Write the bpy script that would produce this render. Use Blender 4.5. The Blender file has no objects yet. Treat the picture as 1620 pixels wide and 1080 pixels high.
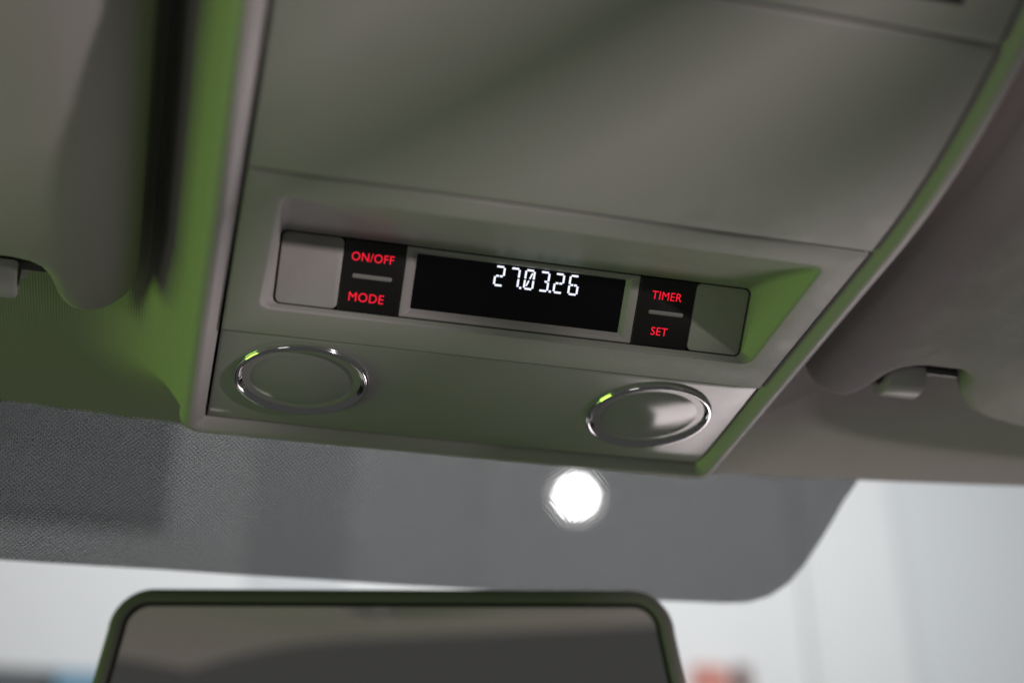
import bpy, bmesh, math, random
from mathutils import Vector, Matrix
random.seed(4)
S = bpy.context.scene
C = S.collection

# ------------------------------------------------------------------ frame of reference
# u = to the right, v = forward along the roof, w = down into the cabin (all in mm, on the console face)
A = math.radians(3.0)
ORG = Vector((0, 0, 1.90))
BAS = Matrix(((1, 0, 0), (0, math.cos(A), -math.sin(A)), (0, -math.sin(A), -math.cos(A)))).transposed()
def P(u, v, w=0.0):
    return ORG + BAS @ Vector((u, v, w)) * 0.001

# ------------------------------------------------------------------ camera
CM = Matrix(((0.96733373, -0.11052346, -0.22814475),
             (-0.25217136, -0.51175348, -0.82129043),
             (0.02598201, -0.85199351, 0.52290726)))      # camera axes -> u,v,w
CAMP = Vector((-125.48, -451.71, 287.6))
cd = bpy.data.cameras.new('camera'); cam = bpy.data.objects.new('camera', cd); C.objects.link(cam)
cam.matrix_world = Matrix.Translation(P(*CAMP)) @ (BAS @ CM).to_4x4()
cd.sensor_width = 36; cd.lens = 50; cd.clip_start = 0.02; cd.clip_end = 60
cd.dof.use_dof = True; cd.dof.focus_distance = 0.562; cd.dof.aperture_fstop = 4.2
S.camera = cam
def ray(x, y):                                             # photo pixel -> direction in u,v,w
    return CM @ Vector(((x - 810) / 2250, -(y - 540) / 2250, -1))
def pix_w(x, y, w):                                        # pixel -> point at height w
    d = ray(x, y); t = (w - CAMP.z) / d.z; return CAMP + d * t
def pix_plane(x, y, p0, n):
    d = ray(x, y); t = n.dot(p0 - CAMP) / n.dot(d); return CAMP + d * t
def pix_depth(x, y, dep): return CAMP + ray(x, y) * dep

# ------------------------------------------------------------------ world, lamps, exposure
W_ = bpy.data.worlds.new('World'); S.world = W_; W_.use_nodes = True
W_.node_tree.nodes['Background'].inputs[0].default_value = (1.0, 0.985, 0.97, 1)
W_.node_tree.nodes['Background'].inputs[1].default_value = 0.054
def area(name, loc, target, size, energy, col, size_y=None):
    l = bpy.data.lights.new(name, 'AREA'); l.energy = energy; l.color = col; l.size = size
    if size_y: l.shape = 'RECTANGLE'; l.size_y = size_y
    o = bpy.data.objects.new(name, l); C.objects.link(o); o.location = loc
    o.rotation_euler = (Vector(target) - Vector(loc)).to_track_quat('-Z', 'Y').to_euler()
    return o
area('green_lamp', (-2.3, 0.30, 1.44), (0, 0, 1.9), 1.0, 15, (0.46, 1.0, 0.09))        # green light from the left
area('pink_lamp', P(1520, -1724, 560), (0, -0.1, 1.9), 0.075, 27, (1.0, 0.86, 0.90))         # low key from behind on the right
area('rear_lamp', (-1.9, -2.2, 0.6), (0, 0, 1.9), 0.8, 3.5, (1.0, 0.97, 0.90))
area('front_fill', (1.08, 1.40, 1.15), (0.15, 0.1, 1.87), 0.8, 11, (1.0, 0.87, 0.90))       # added fill ahead on the right, brightens the lining and lamp panel
area('hall_wall_lamp', (1.5, 2.2, 4.8), (1.9, 5.2, 3.0), 4.5, 150, (1.0, 0.985, 1.0), 0.6)
S.view_settings.view_transform = 'Standard'; S.view_settings.look = 'None'
S.view_settings.exposure = 0.0; S.view_settings.gamma = 1.0
S.render.engine = 'CYCLES'
S.render.resolution_x = 1024; S.render.resolution_y = 682

# ------------------------------------------------------------------ materials
def mat(name, col, rough=0.5, metal=0.0, grain=None, bump=0.0, vary=0.0, spec=0.5, weave=None, coat=0.0):
    m = bpy.data.materials.new(name); m.use_nodes = True
    nt = m.node_tree; b = nt.nodes['Principled BSDF']
    b.inputs['Base Color'].default_value = (*col, 1); b.inputs['Roughness'].default_value = rough
    b.inputs['Metallic'].default_value = metal; b.inputs['Specular IOR Level'].default_value = spec
    b.inputs['Coat Weight'].default_value = coat
    g = nt.nodes.new('ShaderNodeNewGeometry')
    if vary:
        n = nt.nodes.new('ShaderNodeTexNoise'); n.inputs['Scale'].default_value = 14; n.inputs['Detail'].default_value = 6
        nt.links.new(g.outputs['Position'], n.inputs['Vector'])
        r = nt.nodes.new('ShaderNodeMapRange'); r.inputs['To Min'].default_value = 1 - vary; r.inputs['To Max'].default_value = 1 + vary
        nt.links.new(n.outputs['Fac'], r.inputs['Value'])
        x = nt.nodes.new('ShaderNodeVectorMath'); x.operation = 'SCALE'; x.inputs[0].default_value = col
        n3 = nt.nodes.new('ShaderNodeTexNoise'); n3.inputs['Scale'].default_value = 55; n3.inputs['Detail'].default_value = 8; n3.inputs['Roughness'].default_value = 0.7
        nt.links.new(g.outputs['Position'], n3.inputs['Vector'])
        r3 = nt.nodes.new('ShaderNodeMapRange'); r3.inputs['From Min'].default_value = 0.3; r3.inputs['From Max'].default_value = 0.7; r3.inputs['To Min'].default_value = rough*0.86; r3.inputs['To Max'].default_value = min(1, rough*1.16)
        nt.links.new(n3.outputs['Fac'], r3.inputs['Value']); nt.links.new(r3.outputs[0], b.inputs['Roughness'])
        nt.links.new(r.outputs[0], x.inputs['Scale']); nt.links.new(x.outputs[0], b.inputs['Base Color'])
    if grain or weave:
        bp = nt.nodes.new('ShaderNodeBump'); bp.inputs['Strength'].default_value = bump; bp.inputs['Distance'].default_value = 0.0004
        if grain:
            n2 = nt.nodes.new('ShaderNodeTexNoise'); n2.inputs['Scale'].default_value = grain; n2.inputs['Detail'].default_value = 2
            nt.links.new(g.outputs['Position'], n2.inputs['Vector']); nt.links.new(n2.outputs['Fac'], bp.inputs['Height'])
        else:
            h = None
            for axis in 'XY':
                wv = nt.nodes.new('ShaderNodeTexWave'); wv.bands_direction = axis
                wv.inputs['Scale'].default_value = weave; wv.inputs['Distortion'].default_value = 0.6
                nt.links.new(g.outputs['Position'], wv.inputs['Vector'])
                if h is None: h = wv
                else:
                    ad = nt.nodes.new('ShaderNodeMath'); ad.operation = 'ADD'
                    nt.links.new(h.outputs['Fac'], ad.inputs[0]); nt.links.new(wv.outputs['Fac'], ad.inputs[1])
                    nt.links.new(ad.outputs[0], bp.inputs['Height'])
        nt.links.new(bp.outputs[0], b.inputs['Normal'])
    return m
def emit(name, col, strength):
    m = bpy.data.materials.new(name); m.use_nodes = True
    b = m.node_tree.nodes['Principled BSDF']
    b.inputs['Base Color'].default_value = (0, 0, 0, 1); b.inputs['Emission Color'].default_value = (*col, 1)
    b.inputs['Emission Strength'].default_value = strength
    return m
M_PLAST = mat('console_plastic', (0.40, 0.40, 0.37), 0.48, grain=1500, bump=0.28, vary=0.03)
M_RIM = mat('rim_plastic', (0.42, 0.41, 0.39), 0.42, grain=1500, bump=0.22, vary=0.03)
M_GLOSS = mat('lamp_panel_plastic', (0.36, 0.37, 0.34), 0.20, grain=900, bump=0.02, vary=0.03)
M_LENS = mat('lamp_lens_plastic', (0.30, 0.31, 0.29), 0.12, vary=0.03)
M_CHROME = mat('chrome', (0.78, 0.78, 0.79), 0.10, metal=1.0)
M_DARK = mat('dark_backing', (0.012, 0.012, 0.011), 0.7)
M_BTN = mat('button_black', (0.012, 0.011, 0.010), 0.35, grain=3000, bump=0.1)
M_SCREEN = mat('screen_black', (0.003, 0.003, 0.005), 0.12)
M_BAR = mat('indicator_grey', (0.30, 0.30, 0.28), 0.4)
M_RED = emit('red_backlight', (1.0, 0.010, 0.035), 1.05)
M_WHITE = emit('digit_white', (0.84, 0.88, 1.0), 1.25)
M_LINING = mat('lining_fabric', (0.40, 0.38, 0.36), 0.9, weave=280, bump=0.32, vary=0.05, spec=0.2)
M_VISOR = mat('visor_vinyl', (0.38, 0.36, 0.345), 0.7, grain=1500, bump=0.2, vary=0.05, spec=0.3)
M_HOOK = mat('hook_plastic', (0.50, 0.49, 0.48), 0.4)
M_ROD = mat('rod_metal', (0.10, 0.10, 0.10), 0.35, metal=0.4)
M_MIRR = mat('mirror_silver', (0.80, 0.80, 0.78), 0.015, metal=1.0)
M_MRIM = mat('mirror_rim', (0.16, 0.17, 0.14), 0.4, grain=1800, bump=0.05)
M_BLACK = mat('gasket_and_shade_black', (0.01, 0.01, 0.01), 0.6)  # mirror gasket, and the shade put into the visor notches
M_WALL = mat('hall_wall', (0.74, 0.745, 0.76), 0.8, vary=0.02)
M_WALL2 = mat('hall_wall_cool', (0.68, 0.70, 0.73), 0.8, vary=0.02)

# ------------------------------------------------------------------ mesh helpers
def tag(o, label=None, cat=None, group=None, kind=None):
    if label: o['label'] = label
    if cat: o['category'] = cat
    if group: o['group'] = group
    if kind: o['kind'] = kind
    return o
def empty(name, loc):
    o = bpy.data.objects.new(name, None); C.objects.link(o); o.location = loc; o.empty_display_size = 0.02
    return o
def build(name, verts, faces, m, parent=None, smooth=True, angle=40, flip_to=None):
    """verts are u,v,w in mm; one mesh object with its origin at its own middle"""
    pts = [P(*v) for v in verts]
    c = sum(pts, Vector()) / len(pts)
    me = bpy.data.meshes.new(name); me.from_pydata([p - c for p in pts], [], faces)
    bm = bmesh.new(); bm.from_mesh(me)
    bmesh.ops.remove_doubles(bm, verts=bm.verts, dist=1e-7)
    bmesh.ops.recalc_face_normals(bm, faces=bm.faces)
    bm.to_mesh(me); bm.free()
    me.materials.append(m)
    if smooth:
        me.shade_smooth(); me.set_sharp_from_angle(angle=math.radians(angle))
    o = bpy.data.objects.new(name, me); C.objects.link(o)
    if parent:
        o.parent = parent
        o.location = c - world_loc(parent)
    else: o.location = c
    return o
def world_loc(o):
    l = o.location.copy()
    while o.parent: o = o.parent; l += o.location
    return l
def loft(loops, cap0=False, cap1=False, closed=True):
    n = len(loops[0]); V = [p for l in loops for p in l]; F = []
    for i in range(len(loops) - 1):
        for j in range(n if closed else n - 1):
            k = (j + 1) % n
            F.append((i*n + j, i*n + k, (i+1)*n + k, (i+1)*n + j))
    if cap0: F.append(tuple(range(n)))
    if cap1: F.append(tuple(range((len(loops)-1)*n, len(loops)*n)))
    return V, F
def rrect(u0, u1, v0, v1, r, k=6):
    """rounded rectangle, same point count for every radius"""
    pts = []
    for cx, cy, a0 in ((u1-r, v1-r, 0), (u0+r, v1-r, 90), (u0+r, v0+r, 180), (u1-r, v0+r, 270)):
        for i in range(k + 1):
            a = math.radians(a0 + 90*i/k); pts.append((cx + r*math.cos(a), cy + r*math.sin(a)))
    return pts
def wc(v):                                                  # the console bends up towards the rear
    if v > -85: return 0.0
    if v > -230: return -0.0018*(v+85)**2
    return -37.8 - 0.2*(-230 - v)
def ticks(a, b, r, n):
    e = [0, 0.08*r, 0.3*r, 0.6*r, r]
    mid = [a + r + (b - a - 2*r)*i/n for i in range(1, n)]
    return [a + x for x in e] + mid + [b - x for x in reversed(e)]
def panel(name, u0, u1, v0, v1, m, parent, r=1.0, extra=None, skirt=6, nu=12, nv=24, w0=0.0):
    us = ticks(u0, u1, r, nu); vs = ticks(v0, v1, r, nv)
    def drop(e):
        if e >= r: return 0
        return r - math.sqrt(max(0, r*r - (r-e)**2))
    V = []; F = []; nn = len(us)
    for v in vs:
        for u in us:
            d = min(r*1.2, drop(min(u-u0, u1-u)) + drop(min(v-v0, v1-v)))
            V.append((u, v, w0 + wc(v) - d + (extra(u, v) if extra else 0)))
    for i in range(len(vs)-1):
        for j in range(nn-1):
            F.append((i*nn+j, i*nn+j+1, (i+1)*nn+j+1, (i+1)*nn+j))
    ring = [j for j in range(nn)] + [i*nn+nn-1 for i in range(1, len(vs))] + \
           [(len(vs)-1)*nn+j for j in range(nn-2, -1, -1)] + [i*nn for i in range(len(vs)-2, 0, -1)]
    b = len(V)
    for i in ring: V.append((V[i][0], V[i][1], V[i][2]-skirt))
    for i in range(len(ring)):
        k = (i+1) % len(ring); F.append((ring[i], ring[k], b+k, b+i))
    return build(name, V, F, m, parent)

# ------------------------------------------------------------------ setting: roof lining
HX = 119.8
def vedge(u): return 158 - 0.00016*u*u
def ped(u, v):                                             # distance outside the console's outline
    du = abs(u) - (HX-12); dv = max(v - (99-12), -400 - v)
    return math.hypot(max(du, 0), max(dv, 0)) + min(max(du, dv), 0) - 12
def lin_w(u, v):
    d = ped(u, v); base = -38 + (wc(v) if v > -230 else -37.8 + 0.00*(v+230))
    s = min(max(d/15.5, 0), 1); s = 1 - s
    f = min(max((70 - v)/60, 0), 1)                          # deep groove beside the visor
    s2 = 1 - min(max(d/46.0, 0), 1)
    lift = 34*(f*(0.62*s + 0.38*s**3) + (1-f)*(0.1*s2 + 0.9*s2**2.6))
    lift -= 16*math.exp(-((d - 19.5)/4.2)**2)*f
    fr = max(0, v - 120)                                    # slight downturn towards the screen
    side = max(0, abs(u) - 420)
    return base + lift + 0.0040*fr*fr + 0.0006*side**2
def arange(a, b, s):
    n = max(1, round((b-a)/s)); return [a + (b-a)*i/n for i in range(n)]
lu = arange(-640, -300, 20) + arange(-300, -160, 5) + arange(-160, -108, 1.3) + arange(-108, 108, 12) + arange(108, 160, 1.3) + arange(160, 300, 5) + arange(300, 640, 20) + [640]
lv = arange(-900, -300, 30) + arange(-300, -60, 8) + arange(-60, 84, 5) + arange(84, 130, 1.3) + arange(130, 158, 2) + [158]
V = []; F = []; nn = len(lu)
for v in lv:
    for u in lu:
        t = (v + 900)/1058; vv = v if v < 60 else 60 + (v-60)*(vedge(u)-60)/98
        V.append((u, vv, lin_w(u, vv)))
for i in range(len(lv)-1):
    for j in range(nn-1):
        q = (i*nn+j, i*nn+j+1, (i+1)*nn+j+1, (i+1)*nn+j)
        if all(ped(V[a][0], V[a][1]) < -1.5 for a in q): continue
        F.append(q)
b0 = len(V); last = (len(lv)-1)*nn                            # rolled front hem
for off, dw in ((1.2, -1.0), (1.5, -3), (1.0, -7)):
    for j in range(nn): V.append((V[last+j][0], V[last+j][1]+off, V[last+j][2]+dw))
for r_ in range(3):
    p = last if r_ == 0 else b0+(r_-1)*nn; q = b0 + r_*nn
    for j in range(nn-1): F.append((p+j, p+j+1, q+j+1, q+j))
lining = build('roof_lining', V, F, M_LINING); tag(lining, kind='structure')

# ------------------------------------------------------------------ overhead console
con = empty('overhead_console', P(0, 0, 0))
tag(con, 'grey plastic overhead console with lit date display and two touch lamps on the roof', 'console')
panel('storage_cover', -109.6, 109.6, -174.9, -85.5, M_PLAST, con, r=0.5)
rp = panel('rear_panel', -109.6, 109.6, -258, -176.2, M_PLAST, con, r=1.2)
panel('slot', 20, 92, -188.6, -186.2, M_DARK, rp, r=0.4, w0=0.15, skirt=2, nv=3)
def lamp_bow(u, v):
    return 0.9*(1 - (u/110)**2) - 0.9 + (-0.16*(v-80) if v > 80 else 0) - 0.00022*(v-48)**2
panel('lamp_panel', -109.6, 109.6, 15.25, 88.8, M_GLOSS, con, r=0.9, extra=lamp_bow, nu=24, nv=30)
# backing that closes the seams
# dark strips under each seam (one tray with the opening of the recess left free)
tray = [[(u, v, w + wc(v)) for u, v in rrect(*q)] for q, w in (((-113, 113, -84, 92, 2), -4.5), ((-103, 103, -80, 5, 2), -4.5))]
V, F = loft(tray); build('seam_backing', V, F, M_DARK, con, smooth=False)
us = [-113, 113]; vs = [-257 + 6.2*i for i in range(29)]
V = [(u, v, wc(v) - 4.5) for v in vs for u in us]; F = [(2*i, 2*i+1, 2*i+3, 2*i+2) for i in range(len(vs)-1)]
build('seam_backing', V, F, M_DARK, con, smooth=False)

# housing with the recess: loops from the outer edge to the plate seam
PL = 92.4                                                    # half width of the plate
DE = Vector((0, -0.6745, -0.7383)); DN = Vector((0, -0.7383, 0.6745)); DC = Vector((0, -14.0, -12.1))
def D(x, y, z=0.0): return tuple(DC + Vector((x, 0, 0)) + DE*y + DN*z)
def D2(pts, z=0.0): return [D(x, -y, z) for x, y in pts]     # 2D loops in (x, -y) so that they run like rrect in u,v
def plate_loop(x0, x1, y0, y1, r, z=0.0, k=6): return [D(x, -y, z) for x, y in rrect(x0, x1, -y1, -y0, r, k)]
loops = []
for ins, w in ((0, -6), (0, -0.9), (0.1, -0.5), (0.4, -0.15), (0.9, 0)):
    loops.append([(u, v, w) for u, v in rrect(-109.6+ins, 109.6-ins, -84.1+ins, 14.95-ins, 0.8)])
OP = (-98.2, 98.2, -74.5, -2.6)
for g, w, r in ((0, 0, 5.0), (0.7, -0.12, 4.6), (1.3, -0.45, 4.3), (1.7, -1.0, 4.0)):
    loops.append([(u, v, w if v < -6 else w*0.8) for u, v in rrect(OP[0]+g, OP[1]-g, OP[2]+g*1.6, OP[3]-g*0.4, r)])
a = loops[-1]; bq = plate_loop(-PL-0.5, PL+0.5, -13.9, 13.9, 2.6, 0.2)
for t in (0.18, 0.4, 0.62, 0.82, 0.95):                        # the ramp sags a little so its foot is rounded
    loops.append([tuple(Vector(p).lerp(Vector(q), t) + Vector((0, 0, -1.1*math.sin(math.pi*t) if p[1] < -40 else 0))) for p, q in zip(a, bq)])
loops.append(bq); loops.append([tuple(Vector(p) - DN*4) for p in bq])
V, F = loft(loops); build('display_housing', V, F, M_PLAST, con, angle=50)
# dark tray behind the plate
V, F = loft([plate_loop(-PL-1.5, PL+1.5, -15, 15, 2, -2.6)], cap0=True); build('plate_backing', V, F, M_DARK, con, smooth=False)

def plate_block(name, x0, x1, y0, y1, m, parent, z=0.0, r=0.5, bev=0.35, depth=2.4, rl=None):
    lp = []
    lp.append(plate_loop(x0, x1, y0, y1, r, z-depth)); lp.append(plate_loop(x0, x1, y0, y1, r, z-bev))
    lp.append(plate_loop(x0+bev*0.3, x1-bev*0.3, y0+bev*0.3, y1-bev*0.3, max(r-bev*0.3, .05), z-bev*0.3))
    lp.append(plate_loop(x0+bev, x1-bev, y0+bev, y1-bev, max(r-bev, .05), z))
    V, F = loft(lp, cap1=True); return build(name, V, F, m, parent, angle=50)
plate_block('blank_cover', -92.1, -69.15, -13.4, 13.4, M_PLAST, con, r=2.2)
plate_block('blank_cover', 70.05, 92.1, -13.4, 13.4, M_PLAST, con, r=2.2)
# display frame: a ring that dips to the screen
lp = [plate_loop(-45.7, 46.6, -13.4, 13.4, .4, -2.4), plate_loop(-45.7, 46.6, -13.4, 13.4, .4, -.3), plate_loop(-45.4, 46.3, -13.1, 13.1, .3, 0),
      plate_loop(-43.2, 43.3, -12.0, 12.3, .6, 0), plate_loop(-42.9, 43.0, -11.7, 12.0, .6, -.2), plate_loop(-41.4, 41.3, -10.1, 11.0, .5, -1.6), plate_loop(-41.4, 41.3, -10.1, 11.0, .5, -2.3)]
V, F = loft(lp); build('display_frame', V, F, M_RIM, con, angle=35)
scr = plate_block('screen', -41.6, 41.5, -10.3, 11.2, M_SCREEN, con, z=-1.75, r=.4, bev=.05, depth=.5)

# seven-segment digits, white
def seg_poly(x0, y0, x1, y1, t, p0=.5, p1=.5):
    d = Vector((x1-x0, y1-y0)); L = d.length; d /= L; q = Vector((-d.y, d.x))*t/2
    a = Vector((x0, y0)); b = Vector((x1, y1))
    return [a - q + d*t*p0, a + q + d*t*p0*0.2, b + q - d*t*p1*0.2, b - q - d*t*p1] if p0 == .35 else \
           [a - q + d*t*.1, a + q + d*t*.1, b + q - d*t*.1, b - q - d*t*.1]
DW, DH, T = 3.35, 7.2, 0.72
SEG = {'a': (0.25, DH, DW-.25, DH), 'b': (DW, DH-.25, DW, DH/2+.22), 'c': (DW, DH/2-.22, DW, .25), 'd': (.25, 0, DW-.25, 0),
       'e': (0, .25, 0, DH/2-.22), 'f': (0, DH/2+.22, 0, DH-.25), 'g': (.3, DH/2, DW/2-.12, DH/2), 'h': (DW/2+.12, DH/2, DW-.3, DH/2),
       's': (.75, 1.0, DW/2-.1, DH/2-.3), 't': (DW/2+.1, DH/2+.3, DW-.75, DH-1.0)}
DIG = {'2': 'abghed', '7': 'abc', '0': 'abcdefst', '3': 'abhcd', '6': 'afghedc'}
def solid(name, polys, z, m, parent, th=0.12):
    V = []; F = []
    for pl in polys:
        n = len(pl); b = len(V)
        V += [D(p[0], p[1], z) for p in pl] + [D(p[0], p[1], z-th) for p in pl]
        F.append(tuple(range(b, b+n))); F.append(tuple(range(b+n, b+2*n)))
        for i in range(n): F.append((b+i, b+(i+1) % n, b+n+(i+1) % n, b+n+i))
    return build(name, V, F, m, parent, smooth=False)
for i, ch in enumerate('270326'):
    x0 = -10.6 + 5.92*i; y0 = 2.75
    solid('digit', [[(x0 + p.x, y0 + p.y) for p in seg_poly(*SEG[s], T if s not in 'st' else .55)] for s in DIG[ch]], -1.62, M_WHITE, scr)
    if ch in '73':
        cx = x0 + DW + 1.15
        solid('decimal_point', [[(cx-.42, y0-.36), (cx+.42, y0-.36), (cx+.42, y0+.42), (cx-.42, y0+.42)]], -1.62, M_WHITE, scr)

def lettering(txt, x0, x1, y0, y1, parent):
    cu = bpy.data.curves.new('t', 'FONT'); cu.body = txt; cu.resolution_u = 4; cu.offset = 0.0; cu.space_character = 1.06
    t = bpy.data.objects.new('t', cu); C.objects.link(t)
    dg = bpy.context.evaluated_depsgraph_get(); me = t.evaluated_get(dg).to_mesh()
    vs = [v.co.copy() for v in me.vertices]; fs = [tuple(p.vertices) for p in me.polygons]
    t.evaluated_get(dg).to_mesh_clear(); bpy.data.objects.remove(t)
    ax, bx = min(v.x for v in vs), max(v.x for v in vs); ay, by = min(v.y for v in vs), max(v.y for v in vs)
    V = [D(x0 + (v.x-ax)/(bx-ax)*(x1-x0), y0 + (v.y-ay)/(by-ay)*(y1-y0), 0.13) for v in vs]
    return build('lettering', V, fs, M_RED, parent, smooth=False)
for x0, x1, words, bar in ((-68.85, -46.0, (('ON/OFF', -66.0, -50.1, 5.7, 8.95), ('MODE', -65.2, -52.0, -9.6, -6.2)), (-65, -49.9)),
                           (46.9, 69.75, (('TIMER', 52.2, 64.5, 5.2, 8.4), ('SET', 54.2, 61.0, -9.0, -5.8)), (51.8, 66.2))):
    bp_ = plate_block('button_panel', x0, x1, -13.5, 13.5, M_BTN, con, z=0.08, r=.3, bev=.3)
    for w_ in words: lettering(*w_, bp_)
    plate_block('indicator_bar', bar[0], bar[1], -.85, .85, M_BAR, bp_, z=.5, r=.8, bev=.3, depth=.6)

# touch lamps
def lathe(name, cu_, cv_, prof, m, parent, n=72, cap=False, wfun=None):
    lps = []
    for r, w in prof:
        lps.append([(cu_ + r*math.cos(2*math.pi*i/n), cv_ + r*math.sin(2*math.pi*i/n),
                     w + (wfun(cu_ + r*math.cos(2*math.pi*i/n), cv_ + r*math.sin(2*math.pi*i/n)) if wfun else 0)) for i in range(n)])
    V, F = loft(lps, cap1=cap); return build(name, V, F, m, parent, angle=60)
for cu_ in (-75.2, 72.2):
    ln = lathe('lamp_lens', cu_, 46.8, [(23.6, -1.9), (22.9, -.9), (22, -.3), (20, .1), (16, .5), (11, .8), (6, 1.0), (2, 1.05)], M_LENS, con, cap=True, wfun=lamp_bow)
    lathe('trim_ring', cu_, 46.8, [(27.0, -1), (26.9, .9), (26.5, 1.6), (25.9, 1.95), (25.3, 1.8), (24.6, 1.0), (23.8, .1), (23.0, -.65), (22.6, -.85), (22.4, -1.5)], M_CHROME, ln, wfun=lamp_bow)

# raised rim around the console
SEC = [(110.5, -5), (110.5, -2.2), (110.8, -1.5), (112.2, -0.4), (114.0, .9), (115.8, 1.7), (117.5, 1.6), (119.2, .7), (120.4, -.9), (121.0, -3), (121.0, -8)]
def rim_pts(o):
    r = max(0.6, (o - 110.5)*0.95 + 0.6); top = 89.7 + (o - 110.5)
    pts = [(-o, -256 + 6*i) for i in range(int((top - r + 256)/6) + 1) if -256 + 6*i < top - r - 1]
    n_ = 56
    pts = [(-o, -256 + (top - r + 256)*i/n_) for i in range(n_ + 1)]
    pts += [(-o + r - r*math.cos(math.radians(90*i/8)), top - r + r*math.sin(math.radians(90*i/8))) for i in range(1, 9)]
    pts += [(-o + r + (2*o - 2*r)*i/24, top) for i in range(1, 24)]
    return pts + [(-u, v) for u, v in reversed([p for p in pts if p[0] < -o + r + 0.001])]
loops = [[(u, v, w + wc(v)) for u, v in rim_pts(o)] for o, w in SEC]
V, F = loft(loops, closed=False); build('rim', V, F, M_RIM, con, angle=60)

# ------------------------------------------------------------------ sun visors with hooks
def arc(cx, cy, r, a0, a1, n=7):
    return [(cx + r*math.cos(math.radians(a0 + (a1-a0)*i/n)), cy + r*math.sin(math.radians(a0 + (a1-a0)*i/n))) for i in range(n+1)]
def visor_outline():
    o = arc(160, 30, 17, 180, 78, 10) + [(167.5, 44.2), (170.6, 40), (172.8, 34.5), (174.2, 28), (175.8, 21.5), (178.5, 16.5), (182.5, 13.8), (188, 12.6), (198, 12.5)]
    o += arc(203, 20.5, 8, 270, 350, 5) + [(211.8, 24), (214.5, 30), (219, 36.5), (226, 43), (237, 49), (256, 54), (290, 57), (420, 58)] + arc(440, 38, 20, 90, 0, 5)
    o += arc(440, -150, 20, 0, -90, 5) + arc(163, -150, 20, -90, -180, 6)
    o += [(143, v) for v in (-120, -90, -60, -30, 0, 18)]
    return o
def offset_poly(pts, d):
    n = len(pts); out = []
    area2 = sum(pts[i][0]*pts[(i+1) % n][1] - pts[(i+1) % n][0]*pts[i][1] for i in range(n)); s = 1 if area2 > 0 else -1
    for i in range(n):
        p, q, r = Vector(pts[i-1]), Vector(pts[i]), Vector(pts[(i+1) % n])
        a = (q-p).normalized(); b = (r-q).normalized(); na = Vector((-a.y, a.x))*s; nb = Vector((-b.y, b.x))*s
        m_ = (na+nb); m_ = m_.normalized() if m_.length > .1 else na
        out.append(tuple(q + m_*d/max(.55, m_.dot(na))))
    return out
def make_visor(sgn, label):
    root = empty('sun_visor', P(sgn*290, -60, -33)); tag(root, label, 'sun visor', 'sun visors folded up on both sides of the console')
    o = visor_outline()
    W0, W1 = -37.5, -17.5
    lps = []
    for ins, w in ((6, W0), (3, W0+.8), (1, W0+2.6), (0, W0+5.5), (0, W1-6), (.5, W1-3.6), (1.7, W1-1.6), (3.2, W1-.5), (5, W1)):
        lps.append([(x, y, w) for x, y in offset_poly(o, ins)])
    V, F = loft(lps, cap0=True, cap1=True)
    bm = bmesh.new(); vv = [bm.verts.new(p) for p in V]
    for f in F: bm.faces.new([vv[i] for i in f])
    for c in (146, 149, 152, 156, 160, 164, 169, 174, 179, 190, 215, 260):
        bmesh.ops.bisect_plane(bm, geom=bm.verts[:] + bm.edges[:] + bm.faces[:], plane_co=(c, 0, 0), plane_no=(1, 0, 0))
    for c in (-150, -120, -80, -40, -10, 10, 20):
        bmesh.ops.bisect_plane(bm, geom=bm.verts[:] + bm.edges[:] + bm.faces[:], plane_co=(0, c, 0), plane_no=(0, 1, 0))
    for v in bm.verts:                                           # pillow-shaped inner end, then follow the roof
        x = min(1, max(0, (v.co.x - 143)/36)); k = (v.co.z - W0)/(W1 - W0)
        v.co.z -= k*14*(1 - math.sqrt(max(0, 1 - (1-x)**2)))
        v.co.z += wc(v.co.y)
    bm.verts.index_update()
    V = [(sgn*v.co.x, v.co.y, v.co.z) for v in bm.verts]; F = [tuple(v.index for v in f.verts) for f in bm.faces]; bm.free()
    build('padded_body', V, F, M_VISOR, root, angle=50)
    n = 12; lps = [[(sgn*x, 27 + 2.2*math.cos(2*math.pi*i/n), -27 + 2.2*math.sin(2*math.pi*i/n)) for i in range(n)] for x in (164, 216)]
    V, F = loft(lps, cap0=True, cap1=True); build('rod', V, F, M_ROD, root)
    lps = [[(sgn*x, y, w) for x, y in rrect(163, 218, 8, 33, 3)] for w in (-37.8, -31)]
    V, F = loft(lps, cap0=True, cap1=True); build('notch_shade', V, F, M_BLACK, root)  # black slab standing in for the deep shade in the notch
    return root
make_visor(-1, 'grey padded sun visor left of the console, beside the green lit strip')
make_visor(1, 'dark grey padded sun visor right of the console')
def make_hook(u, label):
    root = empty('visor_hook', P(u, 36, -34)); tag(root, label, 'visor hook', 'hooks that hold the sun visors')
    def blk(name, u0, u1, v0, v1, w0, w1, r, b):
        lps = [[(x, y, w) for x, y in rrect(u0+i, u1-i, v0+i, v1-i, max(r-i, .2))] for i, w in ((0, w0), (0, w1-b), (b*.3, w1-b*.3), (b, w1))]
        V, F = loft(lps, cap0=True, cap1=True); return build(name, V, F, M_HOOK, root, angle=50)
    blk('base', u-16, u+12, 30, 44, -40, -30, 4, 1.5)
    # J-shaped jaw, extruded along u
    sec = [(40, -35), (40, -24), (38.8, -19), (35.5, -16.2), (30, -15.8), (25, -17.5), (22.5, -20.5), (22, -25), (24, -25), (25, -22.2), (29, -19.8), (34, -20), (36.2, -23), (36.4, -35)]
    lps = [[(u + du, 31 + (y-31)*k, -24 + (w+24)*k) for y, w in sec] for du, k in ((-9.2, .86), (-8.6, .96), (-7.6, 1), (7.6, 1), (8.6, .96), (9.2, .86))]
    V, F = loft(lps, cap0=True, cap1=True); build('jaw', V, F, M_HOOK, root, angle=35)
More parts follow.
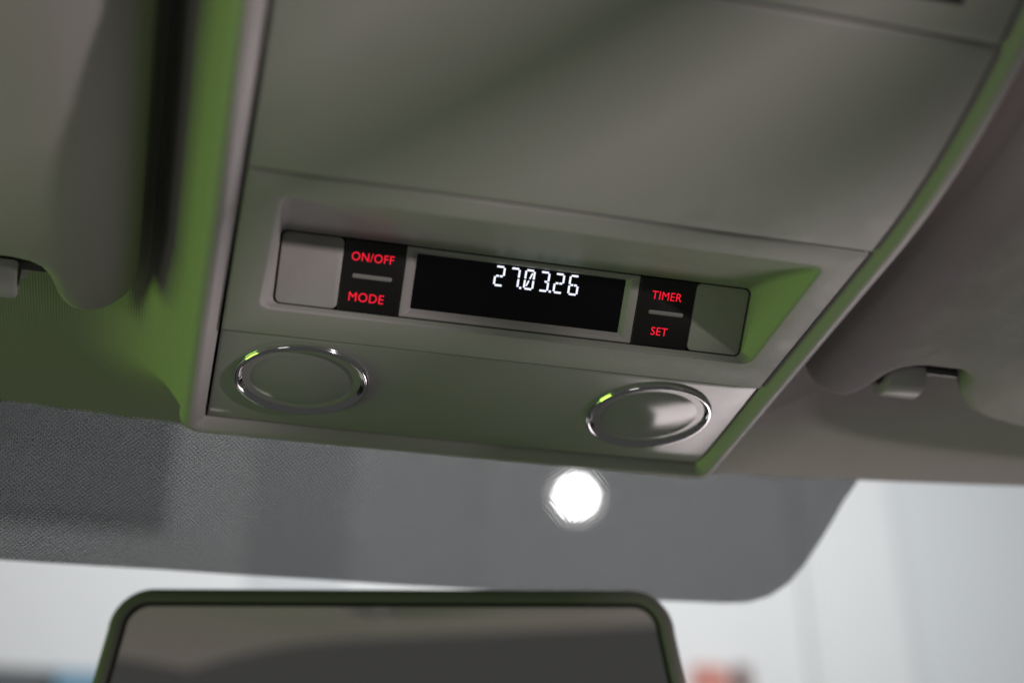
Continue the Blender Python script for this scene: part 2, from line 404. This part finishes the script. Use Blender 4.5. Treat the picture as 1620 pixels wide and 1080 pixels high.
make_hook(186, 'pale plastic hook in the notch of the right sun visor')
make_hook(-196, 'grey plastic hook in the notch of the left sun visor at the picture edge')

# ------------------------------------------------------------------ windscreen with printed band
BW = math.radians(33)
WT = Vector((0, math.cos(BW), math.sin(BW))); WN = Vector((0, -math.sin(BW), math.cos(BW)))
W0 = Vector((0, 160.5, -36.5))
win = empty('windscreen', P(*W0)); tag(win, 'sloping windscreen with a dark dotted band along its top behind the mirror', 'windscreen')
def wpt(s, t, z=0): return tuple(W0 + Vector((s, 0, 0)) + WT*(t - 0.00015*s*s) + WN*z)
def wpix(x, y):
    p = pix_plane(x, y, W0, WN); return p.x, (p - W0).dot(WT) + 0.00015*p.x*p.x
gx = [-700 + 70*i for i in range(21)]; gt = [-14, 100, 250, 500, 800]
V = [wpt(s, t, z) for z in (-6.5, -2.5) for t in gt for s in gx]; F = []
n1 = len(gx)*len(gt)
for z in (0, 1):
    for i in range(len(gt)-1):
        for j in range(len(gx)-1):
            a_ = z*n1 + i*len(gx) + j; F.append((a_, a_+1, a_+len(gx)+1, a_+len(gx)))
M_GLASS = bpy.data.materials.new('windscreen_glass'); M_GLASS.use_nodes = True
nt = M_GLASS.node_tree; nt.nodes.remove(nt.nodes['Principled BSDF']); out = nt.nodes['Material Output']
tr = nt.nodes.new('ShaderNodeBsdfTransparent'); tr.inputs[0].default_value = (0.97, 0.985, 0.98, 1)
gl = nt.nodes.new('ShaderNodeBsdfGlossy'); gl.inputs['Roughness'].default_value = 0.02
fr = nt.nodes.new('ShaderNodeFresnel'); fr.inputs[0].default_value = 1.22; mx = nt.nodes.new('ShaderNodeMixShader')
nt.links.new(fr.outputs[0], mx.inputs[0]); nt.links.new(tr.outputs[0], mx.inputs[1]); nt.links.new(gl.outputs[0], mx.inputs[2]); nt.links.new(mx.outputs[0], out.inputs[0])
build('glass_pane', V, F, M_GLASS, win)
edge = [wpix(*p) for p in ((1365, 740), (1352, 768), (1335, 792), (1318, 822), (1296, 858), (1272, 894), (1248, 922), (1218, 942), (1185, 952), (1150, 953.5), (1060, 950), (800, 934), (500, 916), (250, 900), (0, 885))]
edge = [(edge[0][0] + 4, -12)] + edge[1:] + [(-330, edge[-1][1]), (-360, edge[-1][1]-30), (-380, -12)]
S0 = [p for p in edge]
# fan the outline into strips up to the top line so that it follows the curved screen
V = []; F = []
def fine(pts, n=4):
    o_ = []
    for i in range(len(pts)-1):
        for k in range(n): o_.append(tuple(Vector(pts[i]).lerp(Vector(pts[i+1]), k/n)))
    return o_ + [pts[-1]]
fe = fine(S0); nr = 6
for s, t in fe:
    for k in range(nr+1): V.append(wpt(s, -12 + (t+12)*k/nr, 0))
for i in range(len(fe)-1):
    for k in range(nr): a_ = i*(nr+1)+k; F.append((a_, a_+1, a_+nr+2, a_+nr+1))
# printed ceramic: dark with a lattice of small clear dots
M_FRIT = bpy.data.materials.new('printed_band'); M_FRIT.use_nodes = True
nt = M_FRIT.node_tree; b = nt.nodes['Principled BSDF']; out = nt.nodes['Material Output']
b.inputs['Base Color'].default_value = (0.03, 0.032, 0.040, 1); b.inputs['Roughness'].default_value = 0.5
g = nt.nodes.new('ShaderNodeNewGeometry'); mp = nt.nodes.new('ShaderNodeMapping'); mp.vector_type = 'TEXTURE'
slope = A + BW
mp.inputs['Rotation'].default_value = (-slope, 0, 0)
m2 = nt.nodes.new('ShaderNodeMapping'); m2.inputs['Rotation'].default_value = (0, 0, math.radians(45)); m2.inputs['Scale'].default_value = (1/0.00165,)*3
nt.links.new(g.outputs['Position'], mp.inputs[0]); nt.links.new(mp.outputs[0], m2.inputs[0])
fx = nt.nodes.new('ShaderNodeVectorMath'); fx.operation = 'FRACTION'; nt.links.new(m2.outputs[0], fx.inputs[0])
sb = nt.nodes.new('ShaderNodeVectorMath'); sb.operation = 'SUBTRACT'; sb.inputs[1].default_value = (.5, .5, .5); nt.links.new(fx.outputs[0], sb.inputs[0])
ml = nt.nodes.new('ShaderNodeVectorMath'); ml.operation = 'MULTIPLY'; ml.inputs[1].default_value = (1, 1, 0); nt.links.new(sb.outputs[0], ml.inputs[0])
le = nt.nodes.new('ShaderNodeVectorMath'); le.operation = 'LENGTH'; nt.links.new(ml.outputs[0], le.inputs[0])
lt = nt.nodes.new('ShaderNodeMath'); lt.operation = 'LESS_THAN'; lt.inputs[1].default_value = 0.225; nt.links.new(le.outputs['Value'], lt.inputs[0])
tr = nt.nodes.new('ShaderNodeBsdfTransparent'); mx = nt.nodes.new('ShaderNodeMixShader')
nt.links.new(lt.outputs[0], mx.inputs[0]); nt.links.new(b.outputs[0], mx.inputs[1]); nt.links.new(tr.outputs[0], mx.inputs[2]); nt.links.new(mx.outputs[0], out.inputs[0])
build('printed_band', V, F, M_FRIT, win)

# ------------------------------------------------------------------ rear-view mirror
MC = pix_depth(622, 920, 700)                                   # top middle of the housing
mir = empty('rear_view_mirror', P(*MC)); tag(mir, 'wide rear view mirror with rounded corners at the bottom of the picture', 'mirror')
yw, rl = math.radians(14), math.radians(0)
MX = Vector((math.cos(yw), -math.sin(yw), 0)); 
mzc = Vector((-math.sin(yw)*1.0, -math.cos(yw), 0))
tl = math.radians(6.9)
MY = Vector((0, 0, -1)) * math.cos(tl) + mzc * math.sin(tl)      # up along the mirror
MN = mzc * math.cos(tl) + Vector((0, 0, 1)) * math.sin(tl)
rm = Matrix.Rotation(math.radians(1.4), 3, MN); MX = rm @ MX; MY = rm @ MY
def mpt(x, y, z): return tuple(MC + MX*x + MY*y + MN*z)
def mir_loop(g, z, k=8):
    pts = []; ht, hb, H, r = 138 - g, 150 - g, 74 - g, max(20 - g, 4)
    for cx, cy, a0 in ((hb-r-6, -H+r, -90), (ht-r, -g-r, 0), (-ht+r, -g-r, 90), (-hb+r+6, -H+r, 180)):
        for i in range(k+1):
            a_ = math.radians(a0 + 90*i/k); pts.append((cx + r*math.cos(a_), cy + r*math.sin(a_)))
    return [mpt(x, y - 0.00022*x*x, z) for x, y in pts]
V, F = loft([mir_loop(24, -30), mir_loop(10, -26), mir_loop(3, -17), mir_loop(.5, -8), mir_loop(0, -3), mir_loop(.6, -.8), mir_loop(2, .3), mir_loop(5.4, .7), mir_loop(7.0, .2), mir_loop(7.3, -1.5)], cap0=True)
build('housing', V, F, M_MRIM, mir, angle=60)
V, F = loft([mir_loop(7.2, -.7), mir_loop(9.0, -.9), mir_loop(9.2, -1.6)]); build('gasket', V, F, M_BLACK, mir)
V, F = loft([mir_loop(8.8, -1.4)], cap0=True); build('mirror_glass', V, F, M_MIRR, mir, smooth=False)
# stem to the screen
st0 = Vector(mpt(0, -34, -28)); t_ = (W0 - st0).dot(WN); st1 = st0 + Vector((0, 60, 0)); 
k_ = (W0 - st1).dot(WN)/WN.dot(Vector((0, .5, -1))); st1 = st1 + Vector((0, .5, -1))*k_ + WN*1.5
ax = (st1 - st0).normalized(); e1 = Vector((1, 0, 0)); e2 = ax.cross(e1).normalized()
V, F = loft([[tuple(st0.lerp(st1, t) + (e1*math.cos(2*math.pi*i/16) + e2*math.sin(2*math.pi*i/16))*r) for i in range(16)] for t, r in ((-.02, 12), (.2, 10), (.3, 8), (.8, 9), (.93, 16), (1, 17))], cap0=True, cap1=True)
build('stem', V, F, M_MRIM, mir)

# ------------------------------------------------------------------ hall beyond the screen
def box(name, c, s, m, parent=None):
    V = []; 
    me = bpy.data.meshes.new(name); bm = bmesh.new(); bmesh.ops.create_cube(bm, size=1)
    for v in bm.verts: v.co = Vector((v.co.x*s[0], v.co.y*s[1], v.co.z*s[2]))
    bmesh.ops.bevel(bm, geom=bm.edges[:], offset=min(s)*.12, segments=2, affect='EDGES'); bm.to_mesh(me); bm.free()
    me.materials.append(m); o = bpy.data.objects.new(name, me); C.objects.link(o)
    o.location = Vector(c) - (world_loc(parent) if parent else Vector()); o.parent = parent
    return o
WY = 5.2
hw = empty('hall_wall', (0, WY, 0)); tag(hw, kind='structure')
x = -6.0
for wd, mm, dy in ((2.4, M_WALL, 0), (2.4, M_WALL, 0), (2.4, M_WALL, 0), (1.55, M_WALL, 0), (0.5, M_WALL, -.05), (2.6, M_WALL2, .02)):
    box('wall_panel', (x + wd/2, WY + .1 + dy, 3.0), (wd - .002, .2, 6.0), mm, hw); x += wd
def at_wall(px_, py_, y):
    d = BAS @ ray(px_, py_); o = P(*CAMP); return o + d*((y - o.y)/d.y)
def poster(name, x0, x1, y0, y1, m, label, cat):
    a_ = at_wall(x0, y0, WY - .03); b_ = at_wall(x1, y1, WY - .03)
    return tag(box(name, ((a_.x+b_.x)/2, WY - .03, (a_.z+b_.z)/2), (abs(b_.x-a_.x), .04, abs(a_.z-b_.z)), m), label, cat)
def wall_box(name, x0, x1, y0, y1, dep, m):
    a_ = at_wall(x0, y0, WY - dep/2); b_ = at_wall(x1, y1, WY - dep/2)
    tag(box(name, ((a_.x+b_.x)/2, WY - dep/2 - .002, (a_.z+b_.z)/2), (abs(b_.x-a_.x), dep, abs(a_.z-b_.z)), m), kind='structure')
M_DUCT = mat('duct_grey', (0.40, 0.40, 0.42), 0.7, vary=0.05); M_COL = mat('column_grey', (0.58, 0.59, 0.61), 0.7, vary=0.04)
wall_box('hall_duct', -420, 262, 520, 835, .03, M_DUCT)
wall_box('hall_beam', 428, 545, 480, 990, .02, M_COL)
# spot lamp
lp_ = at_wall(912, 785, 3.9)
sp = empty('ceiling_spot', lp_); tag(sp, 'bright white round spot lamp shining through the dotted band', 'spot lamp')
dirn = (P(*CAMP) - lp_).normalized(); q = dirn.to_track_quat('Z', 'Y')
def spot_part(name, prof, m, caps):
    n = 32; V = []; F = []
    for r, z in prof:
        V += [q @ Vector((r*math.cos(2*math.pi*i/n), r*math.sin(2*math.pi*i/n), z)) for i in range(n)]
    for i in range(len(prof)-1):
        for j in range(n): k = (j+1) % n; F.append((i*n+j, i*n+k, (i+1)*n+k, (i+1)*n+j))
    if caps: F.append(tuple(range((len(prof)-1)*n, len(prof)*n)))
    me = bpy.data.meshes.new(name); me.from_pydata(V, [], F); me.materials.append(m); me.shade_smooth()
    o = bpy.data.objects.new(name, me); C.objects.link(o); o.parent = sp
spot_part('lamp_housing', [(.02, -.16), (.055, -.15), (.062, 0), (.055, .002), (.052, -.01)], M_HOOK, False)
spot_part('halo_ring', [(.085, .012), (.07, .004), (.054, -.004)], emit('halo_glow', (1, .95, .97), 5.0), False)  # glowing ring added to imitate the soft halo round the spot
spot_part('diffuser', [(.052, -.006), (.03, -.004), (.004, -.003)], emit('spot_light', (1, .97, .98), 60), True)

M_POSTD = mat('poster_dark', (0.10, 0.11, 0.12), 0.7); M_POSTB = mat('poster_blue', (0.16, 0.30, 0.42), 0.7); M_POSTR = mat('poster_red', (0.55, 0.22, 0.18), 0.7); M_POSTK = mat('poster_brown', (0.20, 0.13, 0.12), 0.7)
po = empty('wall_poster', at_wall(60, 1100, WY - .03)); tag(po, 'blurred dark and blue poster on the white wall, lower left corner', 'poster')
def pan(root, x0, x1, y0, y1, m, name='poster_field'):
    a_ = at_wall(x0, y0, WY - .03); b_ = at_wall(x1, y1, WY - .03)
    box(name, ((a_.x+b_.x)/2, WY - .03, (a_.z+b_.z)/2), (abs(b_.x-a_.x), .04, abs(a_.z-b_.z)), m, root)
pan(po, -60, 78, 1052, 1160, M_POSTD); pan(po, 80, 150, 1058, 1165, M_POSTB)
po = empty('wall_poster', at_wall(1150, 1100, WY - .03)); tag(po, 'blurred red and brown poster on the white wall, right of the mirror', 'poster')
pan(po, 1095, 1158, 1052, 1160, M_POSTR); pan(po, 1160, 1195, 1052, 1160, M_POSTK)

# ------------------------------------------------------------------ unseen uprights, added to shade the roof from the low light
def upright(name, u, v, wid, dep, lean=0.0):
    lps = [[(u + x*k + lean*(900*t - 200), v + y*k, -30 + 900*t) for x, y in rrect(-wid/2, wid/2, -dep/2, dep/2, min(wid, dep)*.3)] for t, k in ((0, 1), (.3, 1.0), (.7, 1.0), (1, 1.05))]
    V, F = loft(lps, cap0=True, cap1=True); o = build(name, V, F, M_LINING); tag(o, kind='structure')
upright('shadow_bar', 515, -700, 24, 24)  # unseen bar, added to cast a dark band on the storage cover
upright('shadow_bar', 577, -700, 32, 24, 0.7)  # leaning bar, added for the second band
upright('shadow_pillar', 708, -700, 82, 60)  # unseen pillar, added to keep the low light off the right visor
